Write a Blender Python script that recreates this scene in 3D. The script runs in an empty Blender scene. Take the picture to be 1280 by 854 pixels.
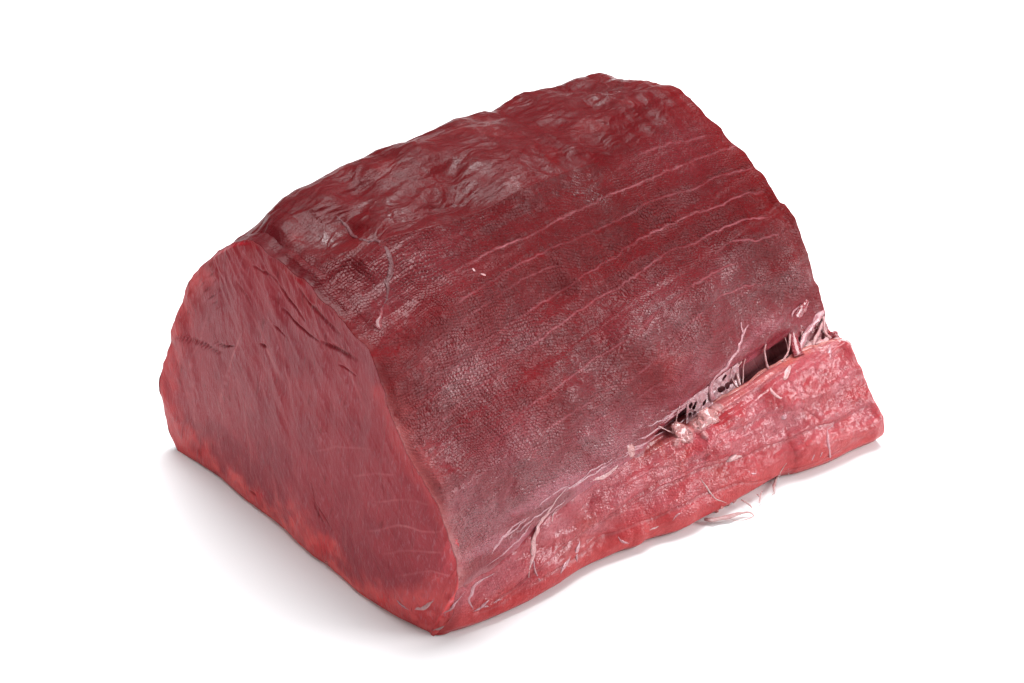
import bpy, math
import numpy as np

# ------------------------------------------------------------------ camera, world, lights, exposure
SC = bpy.context.scene
FPX = 2500.0                       # focal length in pixels of a 1280 px wide picture
PITCH = math.radians(34.0)
DIST = 0.78
cam_d = bpy.data.cameras.new('camera')
cam_d.sensor_width = 36.0
cam_d.lens = FPX / 1280 * 36.0
cam_d.clip_start = 0.01
cam_d.clip_end = 100
cam = bpy.data.objects.new('camera', cam_d)
SC.collection.objects.link(cam)
cam.location = (0, -DIST * math.cos(PITCH), DIST * math.sin(PITCH))
cam.rotation_euler = (math.pi / 2 - PITCH, 0, 0)
SC.camera = cam
SC.view_settings.view_transform = 'Standard'
SC.view_settings.look = 'None'
SC.view_settings.exposure = 0.0
SC.view_settings.gamma = 1.0
SC.view_settings.use_curve_mapping = False

world = bpy.data.worlds.new('World')
SC.world = world
world.use_nodes = True
world.node_tree.nodes['Background'].inputs['Color'].default_value = (1, 1, 1, 1)
world.node_tree.nodes['Background'].inputs['Strength'].default_value = 0.17


def area(name, loc, target, sx, sy, power, col=(1, 1, 1)):
    ld = bpy.data.lights.new(name, 'AREA')
    ld.shape = 'RECTANGLE'
    ld.size = sx
    ld.size_y = sy
    ld.energy = power
    ld.color = col
    o = bpy.data.objects.new(name, ld)
    SC.collection.objects.link(o)
    o.location = loc
    from mathutils import Vector
    o.rotation_euler = (Vector(target) - Vector(loc)).to_track_quat('-Z', 'Y').to_euler()
    return o


area('softbox_top', (-0.07, 0.35, 1.36), (0, 0.0, 0.0), 0.9, 0.75, 37, (0.98, 0.98, 1.0))
area('softbox_back', (0.36, 0.80, 0.92), (0, 0.02, 0.08), 0.42, 0.34, 3.0, (0.96, 0.97, 1.0))
area('softbox_side', (0.90, -0.12, 0.52), (0.02, 0, 0.05), 0.36, 0.40, 6.0, (1.0, 0.97, 0.99))
area('softbox_low', (0.64, -0.30, 0.15), (0.03, -0.03, 0.02), 0.22, 0.18, 1.8, (0.98, 0.97, 1.0))
area('softbox_front', (-0.60, -1.15, 0.95), (0, 0, 0.04), 0.7, 0.6, 2.4, (1, 0.99, 0.98))

# ------------------------------------------------------------------ projection helpers (numpy)
CF = np.array([0, math.cos(PITCH), -math.sin(PITCH)])
CU = np.array([0, math.sin(PITCH), math.cos(PITCH)])
CR = np.array([1.0, 0, 0])
CO = -DIST * CF
ZUP = np.array([0, 0, 1.0])
MM = 0.001


def ray(x, y):
    x = np.asarray(x, float)[..., None]
    y = np.asarray(y, float)[..., None]
    return CF + (x - 640) / FPX * CR + (427 - y) / FPX * CU


def hit(x, y, p0, n):
    d = ray(x, y)
    k = ((p0 - CO) @ n) / (d @ n)
    return CO + d * k[..., None]


def proj(P):
    d = P - CO
    z = d @ CF
    return np.stack([640 + FPX * (d @ CR) / z, 427 - FPX * (d @ CU) / z], -1)


def smooth(a, b, x):
    k = np.clip((x - a) / (b - a), 0, 1)
    return k * k * (3 - 2 * k)


# ------------------------------------------------------------------ noise
def _hash(i, j, k, seed):
    h = (i * 374761393 + j * 668265263 + k * 2147483647 + seed * 1274126177) & 0xFFFFFFFF
    h = ((h ^ (h >> 13)) * 1274126177) & 0xFFFFFFFF
    h = ((h ^ (h >> 16)) * 2246822519) & 0xFFFFFFFF
    return ((h ^ (h >> 15)) & 0xFFFF).astype(np.float64) / 32767.5 - 1


def noise(P, scale, seed=0):
    Q = P / scale + 1000.0
    I = np.floor(Q).astype(np.int64)
    f = Q - I
    w = f * f * f * (f * (f * 6 - 15) + 10)
    out = 0
    for dx in (0, 1):
        wx = w[..., 0] if dx else 1 - w[..., 0]
        for dy in (0, 1):
            wy = w[..., 1] if dy else 1 - w[..., 1]
            for dz in (0, 1):
                wz = w[..., 2] if dz else 1 - w[..., 2]
                out = out + wx * wy * wz * _hash(I[..., 0] + dx, I[..., 1] + dy, I[..., 2] + dz, seed)
    return out


def fbm(P, scale, octaves=3, seed=0, gain=0.5):
    a, s, o = 1.0, scale, 0
    for k in range(octaves):
        o = o + a * noise(P, s, seed + 17 * k)
        a *= gain
        s *= 0.5
    return o


def ridged(P, scale, octaves=3, seed=0):
    a, s, o = 1.0, scale, 0
    for k in range(octaves):
        o = o + a * (1 - 2.2 * np.abs(noise(P, s, seed + 31 * k)))
        a *= 0.5
        s *= 0.5
    return o


# ------------------------------------------------------------------ outline of the block, measured on its two cut ends
A = hit(543, 795, np.zeros(3), ZUP)
B = hit(222, 563, np.zeros(3), ZUP)
Cc = hit(1100, 553, np.zeros(3), ZUP)
UAX = (B - A) / np.linalg.norm(B - A)
NIN = np.cross(UAX, ZUP)
NIN /= np.linalg.norm(NIN)
if NIN @ (Cc - A) < 0:
    NIN = -NIN


def on_front(pts):
    out = []
    for x, y, v in pts:
        out.append(hit(x, y, A + NIN * v * MM, NIN))
    return np.array(out)


def resample(P, n, dist=None):
    """Catmull-Rom through P, n samples by arc length (or at given normalised stations)"""
    P = np.asarray(P, float)
    Q = np.vstack([2 * P[0] - P[1], P, 2 * P[-1] - P[-2]])
    o = []
    for i in range(1, len(Q) - 2):
        t = np.linspace(0, 1, 24, endpoint=False)[:, None]
        p0, p1, p2, p3 = Q[i - 1], Q[i], Q[i + 1], Q[i + 2]
        o.append(0.5 * (2 * p1 + (p2 - p0) * t + (2 * p0 - 5 * p1 + 4 * p2 - p3) * t * t + (3 * p1 - p0 - 3 * p2 + p3) * t ** 3))
    o.append(P[-1:])
    o = np.vstack(o)
    L = np.r_[0, np.cumsum(np.linalg.norm(np.diff(o, axis=0), axis=1))]
    s = (np.linspace(0, 1, n) if dist is None else dist) * L[-1]
    return np.stack([np.interp(s, L, o[:, k]) for k in range(o.shape[1])], -1)


# s stations: 0..1 left wall, 1..2 crown down to the seam, 2..3 lower muscle
F_a = on_front([(222, 563, 0), (208, 530, 0), (200, 475, 0), (211, 432, 1), (228, 375, 2), (250, 335, 2.5), (268, 318, 3)])
F_b = on_front([(268, 318, 3), (297, 301, 3.5), (320, 305, 3.2), (360, 336, 2.6), (402, 376, 1.5), (442, 418, .5), (467, 450, 0), (480, 490, 0), (506, 566, 0), (538, 619, 1.5), (558, 662, 3.5), (572, 705, 6), (571, 735, 6)])
F_c = on_front([(571, 735, 6), (566, 760, 5), (556, 780, 2.5), (543, 795, 0)])


def on_back(pts):
    return np.array([hit(x, y, Cc + NIN * v * MM, NIN) for x, y, v in pts])


G_v = on_back([(758, 96, 0), (781, 97, 0), (812, 102, 0), (842, 107, 0), (857, 119, 0), (872, 132, 0), (892, 152, 0), (910, 171, 0), (930, 188, 0), (945, 210, 0), (958, 222, 0), (975, 248, 0),
               (986, 257, 0), (999, 288, 0), (1012, 324, 0), (1020, 352, 0), (1031, 382, 0), (1034, 400, 0)])
gl = lambda u, z: Cc + UAX * u * MM + ZUP * z * MM
G_a = np.array([gl(138, 0), gl(143, 30), gl(146, 62), gl(147, 85)])
G_b = np.vstack([G_a[-1:], G_v])
G_c = on_back([(1034, 400, 0), (1046, 416, 0), (1062, 427, 0), (1069, 442, 0), (1081, 471, 0), (1090, 492, 0), (1101, 517, 0), (1103, 540, 0), (1100, 553, 0)])

NA, NB, NC = 90, 760, 300
NT = 820
sa = np.linspace(0, 1, NA)
sb = np.linspace(0, 1, NB)
sc_ = np.linspace(0, 1, NC)


def chain(a, b, c):
    return np.vstack([resample(a, 0, sa)[:-1], resample(b, 0, sb)[:-1], resample(c, 0, sc_)])


Fc = chain(F_a, F_b, F_c)
Gc = chain(G_a, G_b, G_c)
NS = len(Fc)
S = np.concatenate([sa[:-1], 1 + sb[:-1], 2 + sc_])
# ragged knife edge: small irregularities of both rims
rag = lambda P, sd: (fbm(P, 0.009, 3, sd) * 0.0007)
env = np.minimum(smooth(0, .15, S), smooth(0, .1, 3 - S))[:, None]
Fc = Fc + env * np.stack([rag(Fc, 1), rag(Fc, 2), rag(Fc, 3)], -1)
Gc = Gc + env * np.stack([rag(Gc, 4), rag(Gc, 5), rag(Gc, 6)], -1) * 1.2

T = np.linspace(0, 1, NT)
H = Fc[:, None, :] * (1 - T)[None, :, None] + Gc[:, None, :] * T[None, :, None]

# bottom edge, front corner to far corner
BASE = np.array([(543, 795), (560, 795), (590, 787), (630, 771), (660, 757), (692, 739), (722, 719), (774, 696), (797, 689), (810, 680), (853, 667), (880, 652), (905, 640),
                 (932, 624), (969, 603), (985, 598), (999, 596), (1039, 582), (1072, 566), (1092, 558), (1100, 553)], float)
bp = resample(hit(BASE[:, 0], BASE[:, 1], np.zeros(3), ZUP), NT)
wb = smooth(2.0, 3.0, S)[:, None, None] ** 1.5
H = H + wb * (bp - H[-1])[None]

# crown line seen against the background
SIL = np.array([(268, 318), (297, 301), (318, 284), (345, 262), (380, 238), (412, 216), (440, 203), (460, 192), (500, 174), (530, 160), (560, 148), (600, 139), (620, 136), (630, 135), (650, 124), (687, 109),
                (720, 107), (737, 99), (758, 96)], float)


def pl_dist(X, L):
    """distance of pixel points X (...,2) to polyline L, sign of the side, and position along it"""
    best = np.full(X.shape[:-1], 1e9)
    par = np.zeros(X.shape[:-1])
    sg = np.zeros(X.shape[:-1])
    for i in range(len(L) - 1):
        a, b = L[i], L[i + 1]
        ab = b - a
        k = np.clip(((X - a) @ ab) / (ab @ ab), 0, 1)
        r = X - a - k[..., None] * ab
        d = np.sqrt((r ** 2).sum(-1))
        m = d < best
        best = np.where(m, d, best)
        par = np.where(m, i + k, par)
        sg = np.where(m, np.sign(ab[0] * (X - a)[..., 1] - ab[1] * (X - a)[..., 0]), sg)
    return best, sg, par / (len(L) - 1)


wt = (smooth(0.3, 1.0, S) * (1 - smooth(1.15, 1.75, S)))
cols = np.linspace(0, NT - 1, 60).astype(int)
for it in range(7):
    X = proj(H[:, cols])
    off = []
    for j in range(len(cols)):
        m = (S > 0.5) & (S < 1.8)
        d, sg, par = pl_dist(X[m, j], SIL)
        sd = -d * sg                       # positive: outside (above) the line
        k = np.argmax(np.where((par > 0) & (par < 1), sd, -1e9))
        v = sd[k]
        off.append(0.0 if not -80 < v < 80 else v)
    off = np.array(off)
    off = np.convolve(np.pad(off, 2, mode='edge'), np.ones(5) / 5, 'valid')
    off *= smooth(0, .05, T[cols]) * smooth(0, .04, 1 - T[cols])
    dz = -np.interp(T, T[cols], off) * (DIST / FPX) * 0.85
    H = H + (wt[:, None] * dz[None])[..., None] * ZUP
print('silhouette residual px', np.round(off[::6], 1))

PX = proj(H)


def grid_normal(G):
    a = np.gradient(G, axis=0)
    b = np.gradient(G, axis=1)
    n = np.cross(b, a)
    n /= np.linalg.norm(n, axis=-1, keepdims=True) + 1e-12
    return n


N = grid_normal(H)
if (N[1 + NA + NB // 2, NT // 2] @ ZUP) < 0:
    N = -N
FACING = ((N * (CO - H)).sum(-1) > 0)
VIS = FACING & (S[:, None] > 0.6)

# lookup pixel -> surface station
ci = np.arange(0, NS, 4)
cj = np.arange(0, NT, 4)
cpx = PX[np.ix_(ci, cj)].reshape(-1, 2)
cvis = VIS[np.ix_(ci, cj)].reshape(-1)
cpx = np.where(cvis[:, None], cpx, 1e6)


def st(x, y):
    k = np.argmin(((cpx - (x, y)) ** 2).sum(-1))
    return ci[k // len(cj)], cj[k % len(cj)]


# upper edge of the lower muscle, as a station row for every column
LIP = [(571, 735), (590, 726), (612, 712), (632, 697), (664, 664), (700, 634), (740, 605), (780, 580), (815, 558), (845, 538), (872, 517), (900, 498), (940, 474), (972, 453), (1000, 438), (1026, 425), (1046, 416)]
UPL = [(571, 735), (590, 720), (606, 704), (628, 697), (662, 662), (697, 632), (738, 602), (778, 576), (806, 557), (826, 542), (860, 512), (888, 486), (920, 462), (953, 441), (986, 419), (1004, 415), (1024, 409), (1034, 400)]


def row_of(line):
    q = [st(*p) for p in line]
    j = np.array([c[1] for c in q], float)
    i = np.array([S[c[0]] for c in q])
    j[0], j[-1] = 0, NT - 1
    o = np.argsort(j)
    return np.interp(np.arange(NT), j[o], i[o])


s_lip = row_of(LIP)
s_upl = np.minimum(row_of(UPL), s_lip - 0.004)
k5 = np.ones(25) / 25
s_lip = np.convolve(np.pad(s_lip, 12, mode='edge'), k5, 'valid')
s_upl = np.convolve(np.pad(s_upl, 12, mode='edge'), k5, 'valid')


def arc(G):
    L = np.zeros(G.shape[:2])
    L[1:] = np.cumsum(np.linalg.norm(np.diff(G, axis=0), axis=-1), axis=0)
    return L


ARC = arc(H)
rows = np.arange(NS)
arc_at = lambda s: np.array([np.interp(s[j], S, ARC[:, j]) for j in range(NT)])
A_lip = arc_at(s_lip)
A_upl = arc_at(s_upl)
A_cr = arc_at(np.full(NT, 1.0))
ALONG = np.linalg.norm(np.diff(H[NA + 300], axis=0), axis=-1)
ALONG = np.r_[0, np.cumsum(ALONG)]

# ------------------------------------------------------------------ relief and tissue maps of the outer surface
# pale connective seams that run the length of the side
SEAMS = [
    ([(796, 194), (825, 184), (860, 175), (901, 168)], .5),
    ([(560, 345), (620, 311), (649, 300), (693, 276), (737, 256), (766, 240), (796, 229), (825, 219), (869, 201), (901, 188), (925, 182)], 1.0),
    ([(560, 385), (600, 360), (650, 330), (700, 306), (752, 285), (796, 262), (825, 247), (863, 238), (898, 220), (922, 213), (945, 210)], .8),
    ([(505, 530), (530, 498), (560, 470), (582, 449), (606, 428), (643, 403), (703, 361), (734, 343), (764, 324), (798, 300), (825, 285), (869, 267), (901, 256), (930, 244), (957, 238)], 1.0),
    ([(525, 570), (540, 545), (557, 525), (582, 501), (606, 480), (643, 449), (679, 422), (719, 391), (764, 364), (800, 340), (837, 314), (869, 303), (898, 288), (942, 270), (972, 266)], 1.0),
    ([(585, 610), (605, 570), (630, 540), (655, 513), (697, 483), (728, 461), (749, 446), (777, 428), (798, 416), (813, 396), (832, 381), (862, 360), (883, 347), (904, 335), (924, 327)], .9),
    ([(893, 319), (909, 304), (935, 299), (945, 301), (976, 292)], .8),
    ([(620, 640), (645, 595), (670, 559), (685, 537), (719, 513), (758, 492), (800, 468), (830, 440), (850, 415), (870, 396), (899, 373), (924, 360), (945, 355), (966, 355)], .9),
    ([(515, 464), (551, 431), (582, 397), (620, 372), (655, 349), (700, 330)], .6),
    ([(600, 655), (640, 620), (670, 590), (700, 560), (735, 535), (760, 520), (800, 498), (840, 470), (880, 448)], .6),
    ([(520, 560), (550, 540), (580, 530)], .5),
    ([(868, 205), (862, 214), (866, 220)], .5),
]
seam = np.zeros((NS, NT))
band = np.zeros((NS, NT))
vs = VIS & (S[:, None] > 1.05)
ii, jj = np.nonzero(vs)
Xv = PX[ii, jj]
Hv = H[ii, jj]
wob = np.stack([noise(Hv, 0.006, 60), noise(Hv, 0.006, 61)], -1) * 1.6 + np.stack([noise(Hv, 0.0022, 62), noise(Hv, 0.0022, 63)], -1) * 1.5
brk = 0.75 + 0.25 * np.clip(noise(Hv, 0.012, 64) * 1.6 + .3, -1, 1)
sv = np.zeros(len(ii))
gv = np.zeros(len(ii))
for L, w in SEAMS:
    L = np.array(L, float)
    lo, hi = L.min(0) - 12, L.max(0) + 12
    m = np.all((Xv > lo) & (Xv < hi), axis=1)
    d, sg, par = pl_dist(Xv[m] + wob[m], L)
    fade = smooth(0, .05, par) * smooth(0, .03, 1 - par)
    sv[m] = np.maximum(sv[m], w * fade * np.exp(-(d / 1.0) ** 2) * brk[m])
    gv[m] = np.maximum(gv[m], w * fade * np.exp(-(np.maximum(d * sg + 3, 0) / 6 + np.maximum(-(d * sg + 3), 0) / 2.2)))
seam[ii, jj] = sv
band[ii, jj] = gv

tt = T[None, :]
SS = S[:, None]
zc = H[..., 2]
below = (ARC - A_lip[None])                       # > 0 on the lower muscle
above = (A_upl[None] - ARC)                       # > 0 on the upper muscle
xm = proj(H)[..., 0]
ym = proj(H)[..., 1]

crown_px = np.array([(297, 301), (360, 318), (420, 318), (480, 305), (560, 285), (620, 262), (700, 222), (760, 205), (800, 182), (845, 140), (846, 118)], float)
dcr, sgc, _ = pl_dist(PX, crown_px)
crown = np.maximum(smooth(-14, 14, -dcr * sgc), 1 - smooth(1.0, 1.2, S)[:, None])      # 1 on the top skin
crown_w = np.maximum(smooth(-70, 50, -dcr * sgc), 1 - smooth(1.0, 1.2, S)[:, None])
vf = CO - H
vf = smooth(0.0, .2, (N * vf).sum(-1) / np.linalg.norm(vf, axis=-1)) * (SS > .6)
fl = fbm(H, 0.02, 3, 7)

disp = fbm(H, 0.030, 3, 11) * 1.1 + fbm(H, 0.010, 3, 12) * 0.35
lump = fbm(H * np.array([1, 1, 1.0]), 0.022, 2, 21) * 2.2
wr = H + 0.004 * np.stack([fbm(H, .012, 2, 33), fbm(H, .012, 2, 34), fbm(H, .012, 2, 35)], -1)
axis = (Gc[NA + 300] - Fc[NA + 300])
axis /= np.linalg.norm(axis)
st_c = wr - (wr @ axis)[..., None] * axis * 0.7
folds = ridged(st_c, 0.013, 4, 22) * 0.9
disp = disp + crown_w * lump * 0.7 + crown * (folds * 0.5 + ridged(st_c, .0048, 3, 24) * .22 * (.4 + .6 * smooth(-.3, .4, noise(H, .02, 25))))
disp = disp - band * 0.30 - seam * 0.05
disp += (1 - crown) * fbm(H - (H @ axis)[..., None] * axis * 0.7, 0.006, 3, 41) * 0.28

# rows of swollen fibre ends, about a millimetre each
ca = (ARC - .20 * .19 * T[None] + .0018 * fbm(H, .012, 2, 140) + .0004 * noise(H, .003, 142)) * 1000
cb = (T[None] * 190 + ARC * 1000 * .35 + 1.8 * fbm(H, .014, 2, 141) + .5 * noise(H, .003, 143))
rowi = np.floor(ca / 1.0)
cell_h = np.abs(np.sin(np.pi * ca / 1.0)) ** .7 * np.abs(np.sin(np.pi * (cb / 1.25 + .5 * (rowi % 2)))) ** .7
cellA = np.clip(cell_h * 1.6, 0, 1)
cell_m = (1 - crown) * smooth(-.35, .45, fbm(H, .02, 3, 145)) * smooth(1.15, 1.4, SS)
disp += cell_m * (np.clip(cell_h * 1.6, 0, 1) - .5) * .12 + (1 - crown) * .10 * fbm(H, .0016, 2, 147)

cres, _, cpar = pl_dist(PX, np.array([(455, 335), (480, 308), (560, 285), (620, 260), (700, 223), (770, 198)], float))
disp += vf * (3.3 * np.exp(-cres / 24) - .9 * crown * np.exp(-((cres - 50) / 40) ** 2)) * smooth(0, .15, 1 - cpar)
# named dents in the crown
for (x, y, r, dd) in [(445, 232, 16, -2.2), (565, 215, 14, -1.8), (640, 205, 20, 1.6), (520, 200, 22, 1.4), (745, 135, 14, -1.6), (640, 232, 26, 1.2), (700, 255, 18, -.9), (590, 262, 16, -1.0),
                      (430, 285, 14, -1.2), (350, 285, 16, 1.2), (470, 265, 20, 1.2), (720, 350, 14, .8), (800, 330, 30, .8), (900, 330, 16, -.8), (930, 300, 12, .9),
                      (660, 575, 10, .9), (735, 545, 8, .8), (655, 618, 12, .9), (500, 430, 12, -1.2), (560, 600, 20, .9), (745, 455, 30, -1.2), (780, 415, 26, 1.0), (850, 370, 30, .9), (640, 480, 30, .7),
                      (1000, 345, 14, 1.0), (870, 420, 20, .8)]:
    disp += vf * dd * np.exp(-((xm - x) ** 2 * .6 + (ym - y) ** 2) / r ** 2)

disp = np.where(SS < 1.0, np.minimum(disp, 0) - 3.5 * smooth(0, .04, tt) * (1 - smooth(.75, 1.0, SS)), disp)
# damp towards both knife edges and to the ground
disp = disp
damp = smooth(0, .022, tt) * smooth(0, .02, 1 - tt) * (0.25 + 0.75 * smooth(0.0, 0.012, zc))
disp = disp * damp
disp = disp - 2.2 * np.clip(1 - zc / .005, 0, 1) ** 2 * (SS > 2.3) * smooth(0, .03, tt)

# ------------------------------------------------------------------ mesh helpers
def mesh_obj(name, verts, faces, mats, parent=None, attrs=None, colors=None, midx=None, smooth_sh=True, uv=None):
    me = bpy.data.meshes.new(name)
    verts = np.asarray(verts, np.float32)
    faces = np.asarray(faces, np.int32)
    me.vertices.add(len(verts))
    me.vertices.foreach_set('co', verts.ravel())
    nf, k = faces.shape
    me.loops.add(nf * k)
    me.loops.foreach_set('vertex_index', faces.ravel())
    me.polygons.add(nf)
    me.polygons.foreach_set('loop_start', np.arange(0, nf * k, k, dtype=np.int32))
    me.polygons.foreach_set('loop_total', np.full(nf, k, np.int32))
    me.polygons.foreach_set('use_smooth', np.full(nf, smooth_sh))
    for m in mats:
        me.materials.append(m)
    if midx is not None:
        me.polygons.foreach_set('material_index', np.asarray(midx, np.int32))
    me.update(calc_edges=True)
    me.validate(clean_customdata=False)
    if colors:
        for n, c in colors.items():
            a = me.color_attributes.new(n, 'FLOAT_COLOR', 'POINT')
            c4 = np.ones((len(verts), 4), np.float32)
            c4[:, :3] = c
            a.data.foreach_set('color', c4.ravel())
    if attrs:
        for n, c in attrs.items():
            a = me.attributes.new(n, 'FLOAT', 'POINT')
            a.data.foreach_set('value', np.asarray(c, np.float32).ravel())
    if uv is not None:
        l = me.uv_layers.new(name='UVMap')
        l.data.foreach_set('uv', np.asarray(uv, np.float32)[faces.ravel()].ravel())
    o = bpy.data.objects.new(name, me)
    SC.collection.objects.link(o)
    if parent:
        o.parent = parent
    return o


def quads(n, m, base=0, closed=False):
    """faces of an n x m vertex grid; closed joins last row to first"""
    i = np.arange(n if closed else n - 1)
    j = np.arange(m - 1)
    I, J = np.meshgrid(i, j, indexing='ij')
    I2 = (I + 1) % n
    f = np.stack([I * m + J, I2 * m + J, I2 * m + J + 1, I * m + J + 1], -1).reshape(-1, 4)
    return f + base


def closed_tube(R, nback=26, nfront=6, bulge_b=0.0015, flip=False):
    """R: ring grid (n x m x 3), first axis closed. Adds caps as shrinking rings. Returns verts, faces, list of end ids."""
    n, m, _ = R.shape
    V = [R.reshape(-1, 3)]
    Fs = [quads(n, m, 0, True)]
    cur = n * m
    caps = []
    for end, k in ((0, nfront), (m - 1, nback)):
        ring = R[:, end]
        c = ring.mean(0)
        last = np.arange(n) * m + end
        fr = np.r_[.93, np.linspace(.9, 0.01, k)]
        sgn = -1 if end == 0 else 1
        start = cur
        for q in fr:
            P = c + (ring - c) * q
            V.append(P)
            ids = cur + np.arange(n)
            a, b = last, np.roll(last, -1)
            c2, d2 = np.roll(ids, -1), ids
            f = np.stack([a, d2, c2, b], -1) if end == 0 else np.stack([a, b, c2, d2], -1)
            Fs.append(f)
            last = ids
            cur += n
        caps.append((start, cur))
    return np.vstack(V), np.vstack(Fs), caps


# ------------------------------------------------------------------ materials
def new_mat(name):
    m = bpy.data.materials.new(name)
    m.use_nodes = True
    nt = m.node_tree
    return m, nt, nt.nodes['Principled BSDF']


def nd(nt, typ, **kw):
    n = nt.nodes.new(typ)
    for k, v in kw.items():
        if k == 'inp':
            for a, b in v.items():
                n.inputs[a].default_value = b
        else:
            setattr(n, k, v)
    return n


def mth(nt, op, a, b=None, clamp=False):
    n = nt.nodes.new('ShaderNodeMath')
    n.operation = op
    n.use_clamp = clamp
    for i, v in enumerate((a, b)):
        if v is None:
            continue
        if isinstance(v, (int, float)):
            n.inputs[i].default_value = v
        else:
            nt.links.new(v, n.inputs[i])
    return n.outputs[0]


def ramp(nt, v, a, b, c=0.0, d=1.0):
    n = nt.nodes.new('ShaderNodeMapRange')
    n.interpolation_type = 'SMOOTHSTEP'
    nt.links.new(v, n.inputs[0])
    for k, x in zip((1, 2, 3, 4), (a, b, c, d)):
        n.inputs[k].default_value = x
    return n.outputs[0]


def mixc(nt, f, a, b, blend='MIX'):
    n = nt.nodes.new('ShaderNodeMix')
    n.data_type = 'RGBA'
    n.blend_type = blend
    n.clamp_result = False
    for s, v in ((0, f), (6, a), (7, b)):
        if isinstance(v, (int, float)):
            n.inputs[s].default_value = v
        elif isinstance(v, tuple):
            n.inputs[s].default_value = (*v, 1)
        else:
            nt.links.new(v, n.inputs[s])
    return n.outputs[2]


def attr(nt, name, vec=False):
    n = nt.nodes.new('ShaderNodeAttribute')
    n.attribute_name = name
    return n.outputs['Color'] if vec else n.outputs['Fac']


def coords(nt, scale, src='UV'):
    tc = nt.nodes.new('ShaderNodeTexCoord')
    mp = nt.nodes.new('ShaderNodeMapping')
    mp.inputs['Scale'].default_value = scale
    nt.links.new(tc.outputs[src], mp.inputs[0])
    return mp.outputs[0]


def tex_noise(nt, vec, scale, detail=3, rough=.55, dist=0.0):
    n = nt.nodes.new('ShaderNodeTexNoise')
    n.inputs['Scale'].default_value = scale
    n.inputs['Detail'].default_value = detail
    n.inputs['Roughness'].default_value = rough
    n.inputs['Distortion'].default_value = dist
    nt.links.new(vec, n.inputs['Vector'])
    return n.outputs['Fac']


def tex_vor(nt, vec, scale, feature='F1', rnd=1.0):
    n = nt.nodes.new('ShaderNodeTexVoronoi')
    n.feature = feature
    n.inputs['Scale'].default_value = scale
    n.inputs['Randomness'].default_value = rnd
    nt.links.new(vec, n.inputs['Vector'])
    return n.outputs['Distance']


def warp(nt, vec, scale, amount):
    n = nt.nodes.new('ShaderNodeTexNoise')
    n.inputs['Scale'].default_value = scale
    n.inputs['Detail'].default_value = 2
    nt.links.new(vec, n.inputs['Vector'])
    s = nt.nodes.new('ShaderNodeVectorMath')
    s.operation = 'SUBTRACT'
    nt.links.new(n.outputs['Color'], s.inputs[0])
    s.inputs[1].default_value = (.5, .5, .5)
    k = nt.nodes.new('ShaderNodeVectorMath')
    k.operation = 'SCALE'
    nt.links.new(s.outputs[0], k.inputs[0])
    k.inputs['Scale'].default_value = amount
    a = nt.nodes.new('ShaderNodeVectorMath')
    a.operation = 'ADD'
    nt.links.new(vec, a.inputs[0])
    nt.links.new(k.outputs[0], a.inputs[1])
    return a.outputs[0]


def sss(bs, w, scale=0.003, rad=(1, .22, .16)):
    bs.subsurface_method = 'RANDOM_WALK'
    bs.inputs['Subsurface Weight'].default_value = w
    bs.inputs['Subsurface Radius'].default_value = rad
    bs.inputs['Subsurface Scale'].default_value = scale
    bs.inputs['IOR'].default_value = 1.4


def bump(nt, h, dist, normal=None, strength=1.0):
    b = nt.nodes.new('ShaderNodeBump')
    b.inputs['Strength'].default_value = strength
    b.inputs['Distance'].default_value = dist
    nt.links.new(h, b.inputs['Height'])
    if normal is not None:
        nt.links.new(normal, b.inputs['Normal'])
    return b.outputs[0]


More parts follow.
